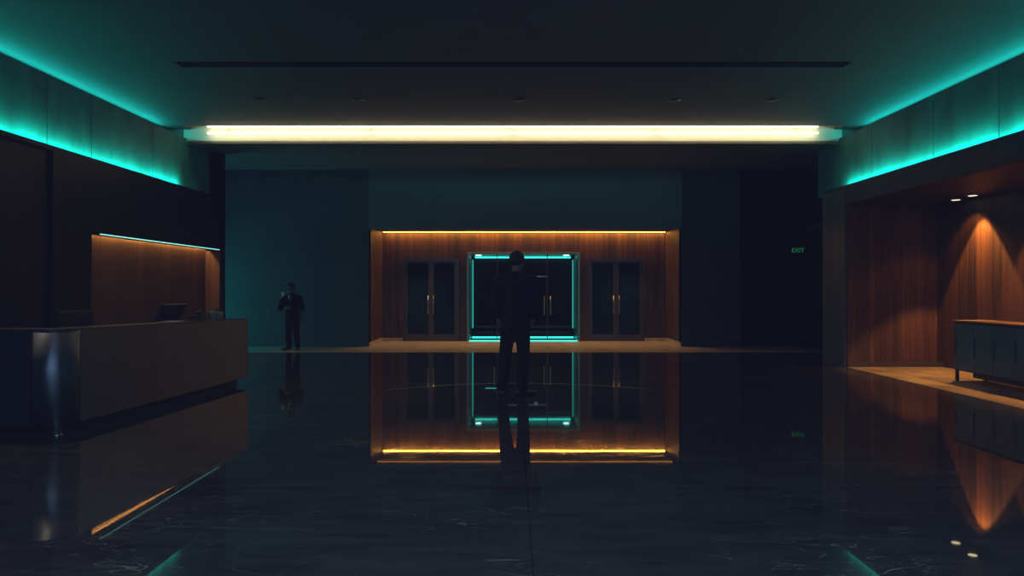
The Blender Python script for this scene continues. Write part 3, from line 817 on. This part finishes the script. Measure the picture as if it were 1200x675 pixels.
# near man, seen from behind, hands in his pockets, head turned a little to the alcove side
def q(px, py, y=0.): return ((px - 603) / 86.4, y, (463.5 - py) / 86.4)
YM = 10.08
k1 = 1.09
J = dict(head=q(606.2, 306.3, .03), hk=.985, look=(.42, 1, -.03), neck=q(604.5, 322.5, 0), chest=q(604, 338, 0), pelvis=q(604, 379, 0),
         shL=q(585, 331, 0), shR=q(624.4, 330.5, 0), elL=q(581, 356.5, -.05), elR=q(627.6, 357, -.05), wrL=q(583.3, 372.5, .05), wrR=q(625.3, 372.5, .05),
         handL=((.26, .22, -.93), (1, .1, 0), (0, 1, .3), .35), handR=((-.26, .22, -.93), (-1, .1, 0), (0, 1, .3), .35),
         hipL=q(596, 385, 0), hipR=q(612.3, 385, 0), knL=q(592, 418, .03), knR=q(613.5, 418, .02), anL=q(588.5, 452, -.02), anR=q(612.3, 452.5, -.03),
         toeL=(-.12, 1, 0), toeR=(.93, .55, 0))
def row(pyy, x0, x1, ry, cy=0.):
    a = q(x0, pyy); c = q(x1, pyy)
    return ((a[0] + c[0]) / 2, cy, a[2], (c[0] - a[0]) / 2, ry)
J['jacket'] = [row(385, 588.5, 621.5, .165), row(379, 588, 622, .165), row(368, 588, 621.5, .152), row(356, 588.5, 620.5, .142), row(345, 586.5, 622, .150), row(335, 581.5, 627, .155), row(329, 583, 625.5, .135), row(324.5, 590, 618.5, .105), row(320, 597, 612, .08)]
man1 = person((601 * 0 + (603 - 601) / 870 * YM, YM, 0), J, k1, 'dark-suited man standing with his back to us, alone on the polished floor', 'suit_navy', 'trouser')

# far man, facing us, one hand raised to his chin with a cup, the other across his waist
def g(px, py, y=0.): return ((px - 342) / 49.7, y, (410 - py) / 49.7)
k2 = .90
J = dict(head=g(341.2, 337.6, -.02), hk=1.03, look=(-.42, -1, -.12), neck=g(342.3, 345, 0), chest=g(342.5, 353, 0), pelvis=g(343, 374, 0),
         shL=g(334.2, 349.3, 0), shR=g(350.8, 349, 0), elL=g(329.3, 361, -.06), elR=g(354.6, 360.5, -.05), wrL=g(334, 350, -.235), wrR=g(345, 361.2, -.235),
         handL=((.28, -.06, 1), (.75, .3, -.2), (.2, .6, .4), .55), handR=((-1, -.1, .06), (0, 1, 0), (0, 0, 1), .35),
         hipL=g(338.7, 377, 0), hipR=g(346.6, 377, 0), knL=g(338, 391.5, -.02), knR=g(347.5, 391.5, -.02), anL=g(338.3, 405.5, .02), anR=g(348.8, 405.5, .02),
         toeL=(-.75, -.75, 0), toeR=(.1, -1, 0))
def row2(pyy, x0, x1, ry, cy=0.):
    a = g(x0, pyy); c = g(x1, pyy)
    return ((a[0] + c[0]) / 2, cy, a[2], (c[0] - a[0]) / 2, ry)
J['jacket'] = [row2(381.5, 334.3, 351.5, .135), row2(376, 334, 351.8, .14), row2(366, 334.6, 351, .128), row2(359, 334.4, 351, .128), row2(353, 333.4, 352, .13), row2(349, 334, 351.2, .112), row2(346.5, 337.5, 347.5, .085), row2(345, 340, 345.2, .06)]
def shirt(root, child, P, R, k):
    # open V of pale shirt with a tie on the chest, following the jacket front
    b = bmesh.new()
    c = g(341.5, 346.2); z0 = c[2]
    pts = [(-.055, -.105, z0 + .0), (.05, -.105, z0 + .0), (.0, -.148, z0 - .17)]
    lo = [b.verts.new((c[0] + x, y, z)) for x, y, z in pts]; hi = [b.verts.new((c[0] + x * .9, y + .06, z)) for x, y, z in pts]
    b.faces.new(lo); b.faces.new(list(reversed(hi)))
    for i in range(3): b.faces.new((lo[i], lo[(i + 1) % 3], hi[(i + 1) % 3], hi[i]))
    o = child('shirt', b, 'shirt', None); o['label'] = 'pale shirt front'
    b = bmesh.new()
    pts = [(-.010, -.112, z0 - .005), (.010, -.112, z0 - .005), (.016, -.148, z0 - .13), (.0, -.156, z0 - .165), (-.016, -.148, z0 - .13)]
    lo = [b.verts.new((c[0] + x, y, z)) for x, y, z in pts]; hi = [b.verts.new((c[0] + x, y + .05, z)) for x, y, z in pts]
    b.faces.new(lo); b.faces.new(list(reversed(hi)))
    for i in range(5): b.faces.new((lo[i], lo[(i + 1) % 5], hi[(i + 1) % 5], hi[i]))
    child('tie', b, 'tie')
XM2 = (342 - 601) / 870 * 17.52
man2 = person((XM2, 17.52, 0), J, k2, 'dark-suited man by the teal wall, one hand raised to his chin', 'suit_black', 'trouser', shirt)
# cup in the raised hand, bag hanging from the other forearm
c = Vector((XM2, 17.52, 0)) + Vector(g(336.4, 347.2, -.30))
t = thing('paper_cup', c, 'small white cup held at the chin of the man by the teal wall', 'cup')
bm = bmesh.new(); lathe(bm, [(.026, 0), (.037, .085), (.034, .085), (.024, .006)], c); obj('cup_body', bm, 'cup', t, True)
bm = bmesh.new(); lathe(bm, [(.039, .083), (.039, .092), (.034, .098), (.010, .098)], c); obj('cup_lid', bm, 'cup', t, True)
c = Vector((XM2, 17.52, 0)) + Vector(g(355.6, 389.5, -.06))
t = thing('carrier_bag', c, 'pale carrier bag hanging from the forearm of the man by the teal wall', 'bag')
bm = bmesh.new(); vs = box(bm, c.x - .065, c.x + .075, c.y - .04, c.y + .04, c.z, c.z + .21)
for v in vs:
    if v.co.z > c.z + .1: v.co.x = c.x + (v.co.x - c.x) * .72; v.co.y = c.y + (v.co.y - c.y) * .5
obj('bag_body', bm, 'bag', t, bevel=.008)
hz = g(354, 360.5)[2]
bm = bmesh.new(); tube(bm, [(c.x - .035, c.y, c.z + .2), (c.x - .045, c.y - .02, hz - .06), (c.x - .03, c.y - .02, hz + .062), (c.x + .01, c.y - .02, hz + .04), (c.x + .03, c.y - .01, hz - .06), (c.x + .04, c.y, c.z + .2)], .006); obj('bag_handle', bm, 'plastic', t, True)

# ------------------------------------------------------------------ lights
def lamp(name, kind, loc, energy, col, **kw):
    l = bpy.data.lights.new(name, kind); l.energy = energy; l.color = col
    for a, v in kw.items():
        if a not in ('rot',): setattr(l, a, v)
    o = bpy.data.objects.new(name, l); COL.objects.link(o); o.location = loc
    if 'rot' in kw: o.rotation_euler = kw['rot']
    return o
WARM = (1, .43, .09)
R_ = math.radians
lamp('alcove_spot', 'SPOT', (7.62, 12.75, 2.98), 36, WARM, spot_size=R_(112), spot_blend=.4, shadow_soft_size=.03)
lamp('alcove_spot', 'SPOT', (7.68, 12.55, 2.98), 520, WARM, spot_size=R_(73), spot_blend=.22, shadow_soft_size=.03)
for y in (11.0, 9.5, 8.0, 6.5):
    lamp('alcove_spot', 'SPOT', (7.68, y, 2.98), 340, WARM, spot_size=R_(76), spot_blend=.4, shadow_soft_size=.03)
lamp('alcove_spot', 'SPOT', (6.75, 12.4, 2.98), 40, (1, .72, .44), spot_size=R_(70), spot_blend=.6, shadow_soft_size=.05)  # added lamp without a fixture, only brightening the alcove floor
# teal light from the left passage
lamp('passage_light', 'AREA', (-8.6, 17.2, 1.5), 26, (.03, .75, .80), shape='RECTANGLE', size=1.6, size_y=2.4, rot=(0, R_(-90), R_(8)))
lamp('passage_light', 'AREA', (-8.9, 17.7, .55), 16, (.03, .8, .75), shape='RECTANGLE', size=.5, size_y=.8, rot=(0, R_(-75), 0))
for x in (-2.6, .3, 3.2):  # added spots without fixtures, paling the stone floor in the recess
    lamp('recess_fill', 'SPOT', (x, 19.3, 2.98), 60, (1, .76, .50), spot_size=R_(96), spot_blend=.9, shadow_soft_size=.04)
# warm ceiling spot behind the reception desk
lamp('reception_spot', 'SPOT', (-5.45, 8.5, 4.3), 170, (1, .74, .5), spot_size=R_(120), spot_blend=.8, shadow_soft_size=.12, rot=(0, R_(-22), 0))
# added fill lamps without fixtures: teal behind the camera, bluish overhead
lamp('front_fill', 'AREA', (1.5, -3.6, 2.4), 190, (.08, .66, .68), shape='RECTANGLE', size=2.2, size_y=3.6, rot=(R_(90), 0, PI))
lamp('overhead_fill', 'AREA', (0, 2.0, 4.4), 420, (.44, .70, 1), shape='RECTANGLE', size=5, size_y=7, rot=(R_(24), 0, 0))  # added to lift floor and header from above

w = bpy.data.worlds.new('World'); scene.world = w; w.use_nodes = True
w.node_tree.nodes['Background'].inputs[0].default_value = (.012, .016, .028, 1)
w.node_tree.nodes['Background'].inputs[1].default_value = 1.0

# ------------------------------------------------------------------ camera and colour
cam = bpy.data.cameras.new('camera'); co = bpy.data.objects.new('camera', cam); COL.objects.link(co)
co.location = (0, 0, EYE); co.rotation_euler = (PI / 2, 0, 0)
cam.sensor_width = 36; cam.lens = 870 / 1200 * 36; cam.shift_x = -1 / 1200; cam.shift_y = .5 / 1200
cam.clip_start = .05; cam.clip_end = 200
scene.camera = co
scene.view_settings.view_transform = 'Standard'
scene.view_settings.look = 'None'
# faded-film black point: the photograph's shadows sit on a navy floor, not on zero
cm = scene.view_settings
cm.use_curve_mapping = True
for ci, lift in enumerate((.0040, .0047, .0105)):
    cv = cm.curve_mapping.curves[ci]
    cv.points[0].location = (0, lift); cv.points[1].location = (1, 1)
    for p in cv.points: p.handle_type = 'VECTOR'
cm.curve_mapping.extend = 'EXTRAPOLATED'
cm.curve_mapping.update()
scene.cycles.use_denoising = True
scene.cycles.max_bounces = 10
scene.cycles.sample_clamp_indirect = 4.0
